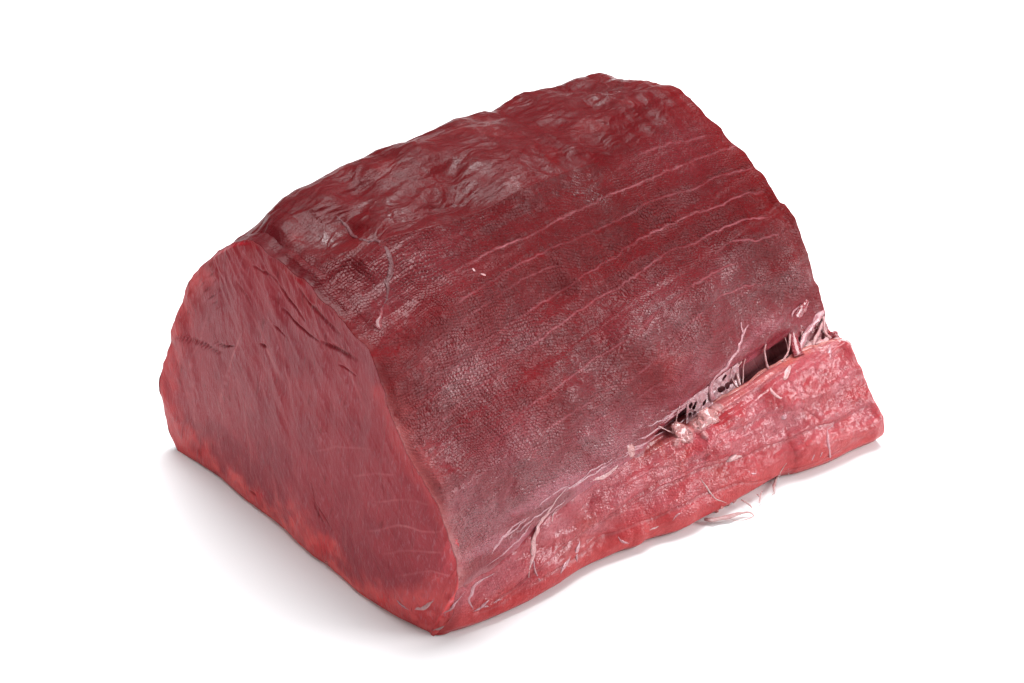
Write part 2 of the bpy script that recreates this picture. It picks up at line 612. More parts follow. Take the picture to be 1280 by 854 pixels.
# muscle seen from the outside: rows of fibre ends, wet film. UV in metres (u across, v along)
def muscle_material():
    m, nt, bs = new_mat('raw_muscle')
    uv = coords(nt, (1000, 1000, 1000), 'UV')                 # millimetres
    col = attr(nt, 'tissue', True)
    wet = attr(nt, 'film')                                    # 0..1 glossy membrane film
    grain = attr(nt, 'grain')                                 # strength of the cell pattern
    uvw = warp(nt, uv, 0.06, 3.0)
    mp = nt.nodes.new('ShaderNodeMapping')
    mp.inputs['Rotation'].default_value = (0, 0, math.radians(24))
    mp.inputs['Scale'].default_value = (.85, .62, 1)
    nt.links.new(uvw, mp.inputs[0])
    vor = tex_vor(nt, mp.outputs[0], 1.0, 'SMOOTH_F1', 0.6)
    cell = mth(nt, 'ADD', mth(nt, 'MULTIPLY', vor, .45), mth(nt, 'MULTIPLY', mth(nt, 'SUBTRACT', 1.0, attr(nt, 'fibre_end')), .42))
    big = tex_noise(nt, uv, 0.10, 3)
    med = tex_noise(nt, uv, 0.45, 4, .6)
    fine = tex_noise(nt, uv, 1.1, 4, .7)
    # colour
    c = mixc(nt, ramp(nt, med, .35, .7, 0, .3), col, mixc(nt, 1.0, col, (.62, .42, .46), 'MULTIPLY'))
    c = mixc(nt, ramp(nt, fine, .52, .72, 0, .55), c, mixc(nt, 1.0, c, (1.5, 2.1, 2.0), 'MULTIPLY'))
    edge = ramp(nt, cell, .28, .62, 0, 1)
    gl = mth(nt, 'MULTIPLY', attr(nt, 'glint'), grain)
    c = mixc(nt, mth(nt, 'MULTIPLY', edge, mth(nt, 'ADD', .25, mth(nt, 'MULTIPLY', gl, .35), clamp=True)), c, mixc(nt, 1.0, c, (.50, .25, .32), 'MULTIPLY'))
    c = mixc(nt, mth(nt, 'MULTIPLY', mth(nt, 'SUBTRACT', 1.0, edge), mth(nt, 'MULTIPLY', gl, .30)), c, (.30, .075, .10))  # wet glints painted into the colour: pale cell tops against darkened grooves
    fw = warp(nt, uv, 0.5, 1.6)
    w1 = tex_noise(nt, fw, 0.36, 2, .5, 1.8)
    worm = mth(nt, 'ABSOLUTE', mth(nt, 'SUBTRACT', w1, .5))
    wormh = ramp(nt, worm, 0.0, .035, 0, 1)
    wl = mth(nt, 'MULTIPLY', mth(nt, 'MULTIPLY', mth(nt, 'SUBTRACT', 1.0, wormh), wet), .75)
    c = mixc(nt, wl, c, mixc(nt, 1.0, c, (.55, .28, .34), 'MULTIPLY'))
    nt.links.new(c, bs.inputs['Base Color'])
    # relief
    patch = ramp(nt, big, .36, .56, .45, 1)
    gp = mth(nt, 'MULTIPLY', patch, attr(nt, 'glint'))
    top = ramp(nt, cell, .30, .66, 1, 0)                       # flat topped swollen ends, narrow grooves
    ch = mth(nt, 'MULTIPLY', top, grain)
    h = mth(nt, 'ADD', mth(nt, 'MULTIPLY', ch, .16), mth(nt, 'MULTIPLY', fine, .18))
    h = mth(nt, 'ADD', h, mth(nt, 'MULTIPLY', med, .20))
    nt.links.new(bump(nt, h, 0.001), bs.inputs['Normal'])
    bs.inputs['Roughness'].default_value = .38
    bs.inputs['Specular IOR Level'].default_value = .16
    # wet film on top: puddled, wormy relief where it is thick, fibre ends where it is thin
    hw = mth(nt, 'ADD', mth(nt, 'MULTIPLY', mth(nt, 'MULTIPLY', wormh, wet), .22), mth(nt, 'MULTIPLY', ch, .10))
    hw = mth(nt, 'ADD', hw, mth(nt, 'MULTIPLY', med, .10))
    hw = mth(nt, 'ADD', hw, mth(nt, 'MULTIPLY', fine, .04))
    nt.links.new(bump(nt, hw, 0.001), bs.inputs['Coat Normal'])
    cw = mth(nt, 'ADD', mth(nt, 'MULTIPLY', wet, .95), mth(nt, 'MULTIPLY', gp, .9))
    nt.links.new(mth(nt, 'ADD', cw, .0, clamp=True), bs.inputs['Coat Weight'])
    bs.inputs['Coat Roughness'].default_value = 0.10
    bs.inputs['Coat IOR'].default_value = 1.38
    sss(bs, .25, .0016)
    return m


def cutface_material():
    m, nt, bs = new_mat('cut_muscle')
    uv = coords(nt, (1000, 1000, 1000), 'UV')
    col = attr(nt, 'tissue', True)
    w = warp(nt, uv, .05, 7)
    mp = nt.nodes.new('ShaderNodeMapping')
    mp.inputs['Rotation'].default_value = (0, 0, math.radians(-28))
    mp.inputs['Scale'].default_value = (1, .16, 1)
    nt.links.new(w, mp.inputs[0])
    fib = tex_noise(nt, mp.outputs[0], 1.5, 4, .65)
    fib2 = tex_noise(nt, mp.outputs[0], .55, 3, .6)
    med = tex_noise(nt, uv, .09, 3)
    c = mixc(nt, ramp(nt, fib, .53, .68, 0, .42), col, (.50, .19, .22))
    c = mixc(nt, ramp(nt, fib2, .60, .74, 0, .65), c, mixc(nt, 1.0, col, (.55, .22, .28), 'MULTIPLY'))
    c = mixc(nt, ramp(nt, med, .3, .7, 0, .4), c, mixc(nt, 1.0, c, (.8, .62, .68), 'MULTIPLY'))
    nt.links.new(c, bs.inputs['Base Color'])
    h = mth(nt, 'ADD', mth(nt, 'MULTIPLY', fib, .35), mth(nt, 'MULTIPLY', fib2, .4))
    nt.links.new(bump(nt, h, .0013, strength=1.0), bs.inputs['Normal'])
    bs.inputs['Roughness'].default_value = .36
    bs.inputs['Specular IOR Level'].default_value = .28
    sss(bs, .25, .0016)
    return m


def tissue_material(name, col, rough=.3, w=.3, coat=.4):
    m, nt, bs = new_mat(name)
    ob = coords(nt, (1000, 1000, 1000), 'Object')
    n = tex_noise(nt, ob, .5, 4, .6)
    c = mixc(nt, ramp(nt, n, .35, .7, 0, .7), col, tuple(x * y for x, y in zip(col, (.85, .55, .58))))
    nt.links.new(c, bs.inputs['Base Color'])
    n2 = tex_noise(nt, ob, 1.2, 3, .6)
    nt.links.new(bump(nt, n2, .0006), bs.inputs['Normal'])
    bs.inputs['Roughness'].default_value = rough
    bs.inputs['Coat Weight'].default_value = coat
    bs.inputs['Coat Roughness'].default_value = .12
    sss(bs, w, .0012, (1, .6, .5))
    return m


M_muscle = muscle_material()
M_cut = cutface_material()
M_white = tissue_material('connective_tissue', (.54, .30, .30))
M_fat = tissue_material('pale_fat', (.46, .21, .20), .2, .4, 1.0)
M_thread = tissue_material('white_thread', (.44, .30, .29), .35, .2, .3)

# ------------------------------------------------------------------ the thing
root = bpy.data.objects.new('meat_block', None)
SC.collection.objects.link(root)
root.location = (0.02, -0.03, 0)
root['label'] = 'large raw dark red meat block with one flat cut end, resting on the white surface'
root['category'] = 'raw meat'
ROOTL = np.array(root.location)

# ------------------------------------------------------------------ tissue colours (base colour only)
def lin(r, g, b):
    return np.array([((v / 255 + .055) / 1.055) ** 2.4 if v > 10 else v / 255 / 12.92 for v in (r, g, b)])


DARK = lin(146, 20, 34)
DEEP = lin(122, 10, 22)
RED = lin(164, 26, 38)
CORAL = lin(214, 84, 78)
PINK = lin(196, 104, 108)
SEAMC = lin(206, 130, 128)
FACE = lin(156, 62, 72)
PURP = lin(128, 38, 52)


def blobs(lst, x, y):
    o = np.zeros_like(x)
    for bx, by, r, a in lst:
        o = np.maximum(o, a * np.exp(-(((x - bx) ** 2 + (y - by) ** 2) / r ** 2)))
    return o


def lerp(a, b, f):
    return a + (b - a) * np.clip(f, 0, 1)[..., None]


nlow = fbm(H, .016, 3, 51)
nmid = fbm(H, .006, 3, 52)
colr = np.broadcast_to(DARK, H.shape).copy()
colr = lerp(colr, DEEP, .35 * smooth(-.1, .7, nlow))
colr = lerp(colr, RED, .35 * smooth(0, .8, nmid))
colr = lerp(colr, PURP, crown * (.35 + .5 * smooth(-.4, .5, nmid)) * .35)
colr = lerp(colr, CORAL, crown * .18 * smooth(.2, .9, fbm(H, .014, 2, 53)))
# warm rims next to both cuts
colr = lerp(colr, CORAL, .15 * np.exp(-(tt * 190 / 7) ** 1.5) * smooth(430, 560, ym) * (.5 + .5 * smooth(-.5, .5, nmid)))
colr = lerp(colr, lin(176, 20, 26), .7 * np.exp(-((1 - tt) * 190 / (9 + 4 * nlow)) ** 2) * VIS)
# towards the seam the upper muscle turns pinker
colr = lerp(colr, lin(178, 84, 92), .75 * np.exp(-(np.maximum(above, 0) / (.013 + .012 * smooth(.5, .1, tt))) ** 2) * (.6 + .4 * nlow))
colr = lerp(colr, CORAL, .6 * blobs([(640, 690, 24, 1), (660, 650, 14, .7), (835, 455, 22, .9), (600, 330, 10, .5), (370, 300, 12, .8), (505, 420, 12, .6), (690, 505, 20, .35)], xm, ym) * (.7 + .6 * nmid))
upper_dark = smooth(430, 300, ym + 40 * nlow) * VIS + (~VIS)  # base colour darker towards the top and on hidden parts
colr = colr * (1 - .24 * upper_dark)[..., None]
colr = lerp(colr * np.array([.41, .125, .16]), np.array([.40, .13, .15]), seam * .62 * (.45 + .55 * smooth(-.2, .5, fbm(H, .008, 2, 66))))
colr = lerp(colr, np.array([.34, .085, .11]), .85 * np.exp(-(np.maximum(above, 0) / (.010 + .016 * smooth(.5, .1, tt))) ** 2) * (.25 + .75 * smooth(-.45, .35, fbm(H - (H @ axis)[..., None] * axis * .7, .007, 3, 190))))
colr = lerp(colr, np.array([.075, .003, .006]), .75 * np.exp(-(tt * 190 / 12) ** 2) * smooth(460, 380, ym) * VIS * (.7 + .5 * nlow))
rimw = np.exp(-(tt * 190 / (5 + 3 * nmid)) ** 1.5) * smooth(450, 560, ym) * VIS
colr = lerp(colr, np.array([.34, .085, .085]), .8 * rimw)
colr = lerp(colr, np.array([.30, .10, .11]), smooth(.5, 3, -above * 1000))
colr_up = colr

low = np.broadcast_to(lin(200, 70, 76), H.shape).copy()
low = lerp(low, PINK, .6 * smooth(-.5, .5, nlow))
low = lerp(low, RED, .55 * smooth(.2, .9, nmid))
edgec = np.exp(-(zc / (.011 + .003 * nlow)) ** 3)
low = lerp(low, CORAL, .9 * edgec)
low = lerp(low, lin(190, 30, 40), .8 * blobs([(680, 728, 22, .9), (655, 735, 14, .8), (885, 632, 14, .8), (1045, 430, 8, .8), (620, 760, 10, .5)], xm, ym) * (.6 + .5 * nmid))
colr_low = low

# ------------------------------------------------------------------ upper muscle (main body)
inset = np.zeros((NS, NT))
gap_mm = np.clip((A_lip - A_upl) * 1000, 0, 20)
xlip = proj(np.array([H[np.argmin(np.abs(S - s_lip[j])), j] for j in range(NT)]))[:, 0][None]
cav = smooth(800, 840, xlip) * (1 - .8 * smooth(985, 1005, xlip))
q = (ARC - A_upl[None]) * 1000                     # mm below the upper lip
depth = 1.0 + 7.0 * cav
rnd = 7.0
inset = np.where(q > -rnd, np.clip((q + rnd) / (rnd + 5), 0, 1) ** 2.2 * depth, 0)
inset = inset + 6.0 * smooth(4, 14, q)
# under the lower muscle the body stays well inside, easing at the front cut
db = disp.copy()
db = db * np.clip(1 - (q + 3) / 8, .25, 1)
BODY = H + N * ((db - inset) * MM)[..., None]
BODY[..., 2] = np.maximum(BODY[..., 2], .0006)
film_b = .10 * crown + .85 * np.exp(-(np.maximum(-q, 0) / (8 + 12 * smooth(.55, .1, tt))) ** 2) + blobs([(657, 582, 14, .9), (730, 548, 12, .9), (655, 625, 16, .8), (650, 232, 26, .8), (590, 150, 30, .3), (700, 215, 30, .5), (1000, 340, 22, .6), (765, 110, 22, .4), (740, 235, 34, .5), (600, 205, 26, .5), (480, 265, 26, .5), (400, 300, 22, .4), (690, 470, 40, .4), (820, 395, 40, .3), (960, 370, 30, .5), (560, 480, 40, .4),
                                                                (700, 460, 60, .25), (600, 470, 50, .25)], xm, ym) * VIS
film_b = np.clip(film_b * (.25 + 1.0 * smooth(-.25, .35, fbm(H, .008, 3, 180))), 0, 1)
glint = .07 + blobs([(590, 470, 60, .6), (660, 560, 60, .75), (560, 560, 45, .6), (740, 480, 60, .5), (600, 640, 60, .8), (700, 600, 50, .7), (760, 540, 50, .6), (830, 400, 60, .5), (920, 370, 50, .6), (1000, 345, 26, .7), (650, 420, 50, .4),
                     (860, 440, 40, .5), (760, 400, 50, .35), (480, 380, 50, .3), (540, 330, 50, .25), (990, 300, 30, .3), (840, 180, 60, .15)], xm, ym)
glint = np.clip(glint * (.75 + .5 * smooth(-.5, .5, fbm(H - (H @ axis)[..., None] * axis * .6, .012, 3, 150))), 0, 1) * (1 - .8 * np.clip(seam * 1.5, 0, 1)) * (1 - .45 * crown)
grain_b = np.clip((1 - crown * .65) * (1 - .7 * np.exp(-(np.maximum(-q, 0) / 4) ** 2)) * smooth(0, .02, tt), 0, 1)
# underside
NU = 14
uu = np.linspace(0, 1, NU + 2)[1:-1]
under = BODY[-1][None] * (1 - uu)[:, None, None] + BODY[0][None] * uu[:, None, None]
under[..., 2] = .0006
ring = np.concatenate([BODY, under], 0)
Vb, Fb, caps = closed_tube(ring)
nb_extra = len(Vb) - NS * NT
pad = lambda a, v=0.0: np.concatenate([a.reshape(NS * NT, -1), np.full((nb_extra, a.reshape(NS * NT, -1).shape[1]), v)])
colr_up = colr_up
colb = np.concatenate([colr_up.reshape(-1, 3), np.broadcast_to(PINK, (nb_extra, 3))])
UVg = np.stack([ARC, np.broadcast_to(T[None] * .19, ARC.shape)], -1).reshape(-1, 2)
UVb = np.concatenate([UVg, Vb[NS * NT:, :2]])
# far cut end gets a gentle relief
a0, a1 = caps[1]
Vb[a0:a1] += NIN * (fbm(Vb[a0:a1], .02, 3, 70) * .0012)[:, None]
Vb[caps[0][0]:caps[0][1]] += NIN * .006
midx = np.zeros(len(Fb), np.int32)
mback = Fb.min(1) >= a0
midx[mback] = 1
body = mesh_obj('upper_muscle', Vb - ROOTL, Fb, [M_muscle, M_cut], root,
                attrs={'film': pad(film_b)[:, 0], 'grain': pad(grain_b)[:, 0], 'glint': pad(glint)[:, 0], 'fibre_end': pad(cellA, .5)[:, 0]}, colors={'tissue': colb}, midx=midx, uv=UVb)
body['label'] = 'dark red grained muscle with pale seams running along it'

# ------------------------------------------------------------------ lower muscle (pale strip under the split)
NL = 330
kk = np.linspace(0, 1, NL)
LOW = np.zeros((NL, NT, 3))
lowN = np.zeros_like(LOW)
lcol = np.zeros_like(LOW)
ldisp = np.zeros((NL, NT))
lsrc = np.zeros((NL, NT))
for j in range(NT):
    s = s_lip[j] + (3 - s_lip[j]) * kk
    for c in range(3):
        LOW[:, j, c] = np.interp(s, S, H[:, j, c])
        lowN[:, j, c] = np.interp(s, S, N[:, j, c])
        lcol[:, j, c] = np.interp(s, S, colr_low[:, j, c])
    ldisp[:, j] = np.interp(s, S, disp[:, j])
arcL = arc(LOW)
pL = proj(LOW)
xl, yl = pL[..., 0], pL[..., 1]
ledge = arcL * 1000
# layered strips: long seams on the pale muscle
LSEAM = [([(700, 690), (760, 650), (820, 615), (900, 580), (960, 560), (1035, 532), (1095, 505)], 1.0),
         ([(640, 745), (700, 712), (760, 672), (840, 640), (900, 612), (960, 600), (1030, 575), (1098, 535)], .8),
         ([(600, 760), (640, 738), (690, 700), (730, 668), (770, 640), (830, 602), (880, 583), (930, 565)], .8),
         ([(760, 620), (820, 590), (880, 575), (900, 548), (960, 520), (1000, 512), (1030, 530)], .6),
         ([(590, 770), (630, 752), (668, 722)], .6)]
ls = np.zeros((NL, NT))
lg = np.zeros((NL, NT))
wobl = np.stack([noise(LOW, .008, 80), noise(LOW, .008, 81)], -1) * 3
for L, w in LSEAM:
    d, sg, par = pl_dist(pL + wobl, np.array(L, float))
    fade = smooth(0, .1, par) * smooth(0, .05, 1 - par)
    ls = np.maximum(ls, w * fade * np.exp(-(d / 1.4) ** 2))
    lg = np.maximum(lg, w * fade * np.exp(-(np.maximum(d * sg + 2, 0) / 7 + np.maximum(-(d * sg + 2), 0) / 2)))
lumpL = fbm(LOW - (LOW @ axis)[..., None] * axis * .5, .008, 3, 85) * .8
ld = ldisp * .8 - lg * .8 + lumpL * smooth(0, .03, T[None]) * smooth(0, .02, 1 - T[None]) * (.2 + .8 * smooth(0, .01, LOW[..., 2]))
# swelling lip along the split, rolled edge
lip = np.exp(-((ledge - 3.0) / 2.6) ** 2) * (.0 + 1.2 * cav)
roll = np.clip(1 - ledge / 3.2, 0, 1) ** 2 * (1.2 + 1.6 * cav)
fatm = np.clip(blobs([(884, 520, 11, 1.1), (872, 531, 11, 1.1), (852, 541, 12, 1.1), (845, 553, 8, .9), (895, 509, 8, .9), (862, 549, 8, .8), (786, 566, 8, .9), (774, 577, 6, .7), (880, 545, 6, .7)], xl, yl), 0, 1)
fatm = smooth(.35, .7, fatm + .15 * noise(LOW, .0025, 170))
ld = ld + fatm * (.7 + .55 * ridged(LOW, .0032, 2, 171))
ld = ld + lip - roll
LOWD = LOW + lowN * (ld * MM)[..., None]
LOWD[..., 2] = np.maximum(LOWD[..., 2], .0003)
lcol = lerp(lcol, SEAMC, ls * .7)
lcol = lerp(lcol, lin(224, 150, 128), .65 * np.exp(-((ledge - 1.6) / 1.6) ** 2) * smooth(.4, .6, T[None]))
lcol = lerp(lcol, lin(196, 96, 104), .8 * np.exp(-(ledge / 9) ** 2) * smooth(.5, .3, T[None]))
lcol = lerp(lcol, lin(214, 110, 88), .7 * blobs([(910, 490, 12, .8), (845, 572, 16, .8), (735, 655, 14, .4), (900, 590, 10, .4), (1035, 440, 8, .8)], xl, yl))
filmL = 1 - smooth(.42, .80, kk[:, None] + .14 * fbm(LOW, .02, 2, 90) - .10 * (T[None] - .5) - .12 * smooth(.75, .95, T[None]))
filmL = np.clip(filmL * (.75 + .5 * smooth(-.3, .5, fbm(LOW, .009, 2, 91))), .12, 1)
# inner side: 16 mm inside, closed round
back = []
cenr = H.mean(0)
for f, dep in ((0.0, 6.0), (0.35, 12.0), (.7, 14.0), (1.0, 12.0)):
    r = int(f * (NL - 1))
    P = LOW[r] - lowN[r] * (dep * MM)
    if f == 1.0:
        P = LOW[r] + (A - B) / np.linalg.norm(A - B) * -.014
        P[:, 2] = .0004
    P[:, 2] = np.maximum(P[:, 2], .0004)
    back.append(P)
back = np.array(back[::-1])
ringL = np.concatenate([LOWD, back], 0)
Vl, Fl, capsl = closed_tube(ringL, 10, 4)
Vl[capsl[0][0]:capsl[0][1]] += NIN * .006
ne = len(Vl) - NL * NT
padl = lambda a: np.concatenate([a.reshape(-1), np.zeros(ne)])
UVl = np.concatenate([np.stack([arcL + .3, np.broadcast_to(T[None] * .19, arcL.shape)], -1).reshape(-1, 2), Vl[NL * NT:, :2]])
lcol = lerp(lcol, lin(206, 122, 128), .6 * filmL * smooth(-.5, .3, fbm(LOW, .007, 2, 97)))
lcol = lerp(lcol, lin(238, 206, 196), .8 * fatm)
filmL = np.maximum(filmL, fatm)
grainL = .35 * np.ones((NL, NT)) * smooth(.4, .7, kk[:, None])
lower = mesh_obj('lower_muscle', Vl - ROOTL, Fl, [M_muscle], root,
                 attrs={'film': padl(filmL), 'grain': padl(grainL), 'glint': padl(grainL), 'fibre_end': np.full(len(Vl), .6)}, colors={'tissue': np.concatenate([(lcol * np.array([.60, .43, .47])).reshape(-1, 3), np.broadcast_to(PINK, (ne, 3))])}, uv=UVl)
lower['label'] = 'paler pink strip of muscle under the split, covered in wet film'

# ------------------------------------------------------------------ flat cut end
NR = 420
sub = np.unique(np.r_[np.arange(0, NA, 2), np.arange(NA, NS, 2), NS - 1])
Rim = Fc[sub]
nf = len(sub)
BOT = np.array([(222, 563), (244, 579), (281, 603), (317, 628), (351, 652), (390, 690), (409, 703), (430, 719), (454, 740), (480, 757), (510, 776), (543, 795)], float)
botline = resample(hit(BOT[:, 0], BOT[:, 1], np.zeros(3), ZUP), 400)
ub = (botline - A) @ UAX
ur = (Rim - A) @ UAX
# bottom partner of each rim vertex
frac = np.linspace(0, 1, nf)
L_r = np.r_[0, np.cumsum(np.linalg.norm(np.diff(Rim, axis=0), axis=1))]
L_r /= L_r[-1]
bu = np.interp(L_r, [0, .18, .36, .75, .93, 1], [0, .12, .34, .88, .985, 1])
bt = np.stack([np.interp(bu * 399, np.arange(400), botline[:, k]) for k in range(3)], -1)
rr = np.linspace(0, 1, NR)
CFG = Rim[:, None] * (1 - rr)[None, :, None] + bt[:, None] * rr[None, :, None]
Ucf = (CFG - A) @ UAX
Zcf = CFG[..., 2]
# distance to outline for fades
d_rim = np.minimum(np.linalg.norm(CFG - Rim[:, None], axis=-1), 1)
pc = proj(CFG)
rimpx = proj(Rim)[::8]
dr, _, _ = pl_dist(pc, rimpx)
dbm, _, _ = pl_dist(pc, BOT)
cut_lines = [([(264, 388), (256, 410), (245, 440), (236, 470)], .7), ([(310, 408), (295, 445), (283, 480), (272, 520)], .8), ([(330, 378), (350, 420), (362, 455), (370, 500)], .6),
             ([(290, 330), (310, 370), (330, 410), (350, 460), (360, 480)], .5), ([(400, 400), (420, 430), (440, 470), (460, 520)], .5), ([(240, 400), (243, 460), (240, 540)], .6),
             ([(275, 470), (278, 520), (276, 570)], .6), ([(310, 500), (316, 540), (320, 600)], .6), ([(378, 600), (381, 640), (376, 680)], .6), ([(345, 560), (352, 600), (350, 640)], .5),
             ([(462, 626), (490, 624), (520, 627), (540, 632)], .8), ([(445, 592), (470, 590), (500, 594)], .7), ([(455, 660), (500, 656), (530, 662), (555, 663)], .8), ([(480, 688), (520, 686), (556, 690)], .7),
             ([(500, 716), (540, 714), (566, 722)], .7), ([(395, 560), (430, 556), (470, 562)], .5), ([(440, 690), (436, 650), (440, 620)], .4)]
wob2 = np.stack([noise(CFG, .008, 100), noise(CFG, .008, 101)], -1) * 2.2
cl = np.zeros(CFG.shape[:2])
for L, w in cut_lines:
    L = np.array(L, float)
    d, sg, par = pl_dist(pc + wob2, L)
    cl = np.maximum(cl, w * smooth(0, .15, par) * smooth(0, .15, 1 - par) * np.exp(-(d / 1.25) ** 2))
slits = [([(220, 421), (240, 424), (262, 432), (277, 440)], 2.0, 1.0), ([(272, 425), (285, 431), (297, 430)], 1.6, .9), ([(332, 427), (338, 432)], 2.0, .9), ([(226, 391), (240, 391)], 1.4, .6),
         ([(246, 345), (258, 358), (270, 372), (280, 384)], 1.5, .7), ([(262, 335), (275, 352)], 1.4, .6), ([(300, 350), (312, 368), (318, 380)], 1.3, .6), ([(343, 345), (362, 372), (384, 400)], 1.6, .8),
         ([(355, 385), (375, 405), (400, 425)], 1.6, .8), ([(405, 426), (425, 437), (445, 450)], 3.2, 1.0), ([(375, 360), (400, 392), (425, 418)], 2.6, .8), ([(320, 330), (345, 350), (365, 375)], 1.6, .6),
         ([(345, 405), (360, 418)], 1.5, .6), ([(425, 455), (445, 470)], 1.3, .5), ([(318, 610), (326, 616)], 1.6, .7), ([(398, 622), (404, 640), (412, 655)], 1.6, .6), ([(455, 735), (462, 742)], 1.5, .6),
         ([(395, 600), (400, 625), (412, 645), (420, 660)], 1.4, .5), ([(215, 450), (226, 460), (224, 470)], 1.3, .6), ([(236, 385), (234, 395)], 1.3, .5)]
sl = np.zeros(CFG.shape[:2])
for L, r, w in slits:
    L = np.array(L, float)
    d, sg, par = pl_dist(pc + wob2 * .35, L)
    sl = np.maximum(sl, w * np.exp(-(d / (r * .62)) ** 2) * (.4 + .6 * np.sin(np.clip(par, 0, 1) * np.pi)))
cl *= .7 + .4 * noise(CFG, .01, 104)
fdir = (UAX * -.62 + ZUP * -.78)
fp = CFG - (CFG @ fdir)[..., None] * fdir * .82
cdis = fbm(CFG, .04, 2, 110) * 1.1 + fbm(fp, .004, 3, 111) * .16 + fbm(fp, .009, 2, 112) * .3
cdis += 1.6 * np.sin(np.clip(dr / 120, 0, 1) * np.pi / 2)
up_rim = smooth(440, 330, yl.mean() * 0 + pc[..., 1]) if False else smooth(0, 1, (470 - pc[..., 1]) / 120)
tear = ridged(fp, .0045, 3, 115) * .5 * (.25 + .75 * up_rim * np.exp(-(dr / 45) ** 2))
cdis += tear
cdis -= sl * .9
cdis += cl * .12
cdis += .8 * np.exp(-(dbm / 9) ** 2)
fade = smooth(0, 5, dr) * smooth(0, 4, dbm)
cdis -= 2.0 * np.exp(-(Zcf / .003)) * smooth(0, 10, dr)
fade = np.maximum(fade, np.exp(-(dbm / 5) ** 2) * smooth(0, 8, dr))
cdis = np.where(cdis < -.25, -.25 + (cdis + .25) * smooth(4, 40, dr), cdis)
CFD = CFG - NIN * ((cdis * fade + .08) * MM)[..., None]
# ragged bottom edge
cn = fbm(CFG, .016, 3, 120)
cm = fbm(CFG, .006, 3, 121)
ccol = np.broadcast_to(FACE, CFG.shape).copy()
ccol = lerp(ccol, lin(140, 52, 64), .7 * smooth(-.4, .6, cn))
ccol = lerp(ccol, lin(150, 26, 36), (1.0 * up_rim * np.exp(-(dr / 24) ** 2.5)) * (.7 + .6 * cm))
ccol = lerp(ccol, lin(236, 118, 112), .85 * np.exp(-(np.maximum(dbm + 16 * cm + 8 * cn, 0) / 22) ** 2) * (.62 + .35 * smooth(-.4, .4, fbm(CFG, .004, 2, 191))))  # coral tissue at the foot, brightened to include light bounced off the table
leftrim, _, _ = pl_dist(pc, np.array([(244, 345), (228, 375), (211, 432), (200, 475), (208, 530), (222, 563)], float))
ccol = lerp(ccol, lin(206, 84, 84), .7 * np.exp(-(np.maximum(leftrim + 12 * cm, 0) / 15) ** 2))
rightrim, _, _ = pl_dist(pc, np.array([(473, 490), (508, 578), (538, 619), (558, 662), (572, 705), (571, 735), (543, 795)], float))
ccol = lerp(ccol, lin(196, 80, 82), .45 * np.exp(-((rightrim + 3 * cm) / 9) ** 2))
corner = smooth(-10, 22, (pc[..., 1] - 722) + .25 * (pc[..., 0] - 543) + 8 * cm) * smooth(400, 470, pc[..., 0])
ccol = lerp(ccol, lin(204, 100, 98), corner * (.65 + .35 * smooth(-.5, .5, cm)))
ccol = lerp(ccol, lin(168, 44, 54), .5 * corner * smooth(.1, .7, fbm(CFG, .004, 3, 160)))
ccol = lerp(ccol, lin(205, 50, 54), .8 * blobs([(410, 680, 10, 1), (330, 616, 7, .8), (240, 350, 8, .5), (250, 565, 8, .6), (485, 748, 8, .8)], pc[..., 0], pc[..., 1]))
ccol = lerp(ccol, lin(206, 146, 146), cl * .55)
ccol = lerp(ccol, lin(112, 8, 18), sl * .85)
ccol = ccol * np.array([1.07, .69, .72])
# closed slab
INN = CFG + NIN * .009
ctr = CFG.mean((0, 1))
INN = ctr + NIN * .009 + (INN - ctr - NIN * .009) * .93
INN[..., 2] = np.maximum(INN[..., 2], .0015)
ss_ = slice(None, None, 20)
V1 = CFD.reshape(-1, 3)
F1 = quads(nf, NR)
V2 = INN.reshape(-1, 3)
F2 = quads(nf, NR, len(V1))[:, ::-1]


def rim_ids(n, m, base=0):
    a = np.arange(m)
    return base + np.concatenate([a, np.arange(1, n) * m + m - 1, (n - 1) * m + a[::-1][1:], np.arange(n - 2, 0, -1) * m])


r1 = rim_ids(nf, NR)
r2 = rim_ids(nf, NR, len(V1))
F3 = np.stack([r1, r2, np.roll(r2, -1), np.roll(r1, -1)], -1)
V = np.vstack([V1, V2])
Fx = np.vstack([F1, F2, F3])
UVc = np.stack([Ucf, Zcf], -1).reshape(-1, 2)
# make normals face outwards
tri = V[F1[len(F1) // 2]]
if np.cross(tri[1] - tri[0], tri[2] - tri[0]) @ NIN > 0:
    Fx = Fx[:, ::-1]
cut = mesh_obj('cut_face', V - ROOTL, Fx, [M_cut], root, colors={'tissue': np.vstack([ccol.reshape(-1, 3), ccol.reshape(-1, 3)])}, uv=np.vstack([UVc, UVc]))
cut['label'] = 'flat dusky pink cut end with coral edge and fine fibres'

for o in (body, lower):
    me = o.data
    import bmesh
    # orientation check using one polygon
    p = me.polygons[(NA + 200) * (NT - 1) + NT // 2] if o is body else me.polygons[100 * (NT - 1) + NT // 2]
    c = np.array(p.center) + ROOTL
    if np.array(p.normal) @ (c - np.array([*(cenr.mean(0)[:2]), .04])) < 0:
        me.flip_normals()

# ------------------------------------------------------------------ strands, fat, veins lying on the muscle
def table(G, Nn, vis, st_=3):
    g = G[::st_, ::st_].reshape(-1, 3)
    n = Nn[::st_, ::st_].reshape(-1, 3)
    v = vis[::st_, ::st_].reshape(-1)
    g, n = g[v], n[v]
    return g, n, proj(g), np.linalg.norm(g - CO, axis=1)


tabs = [table(BODY, N, VIS & (q < 2)), table(LOWD, lowN, np.ones((NL, NT), bool)), table(CFD, np.broadcast_to(-NIN, CFD.shape), np.ones(CFD.shape[:2], bool), 3)]


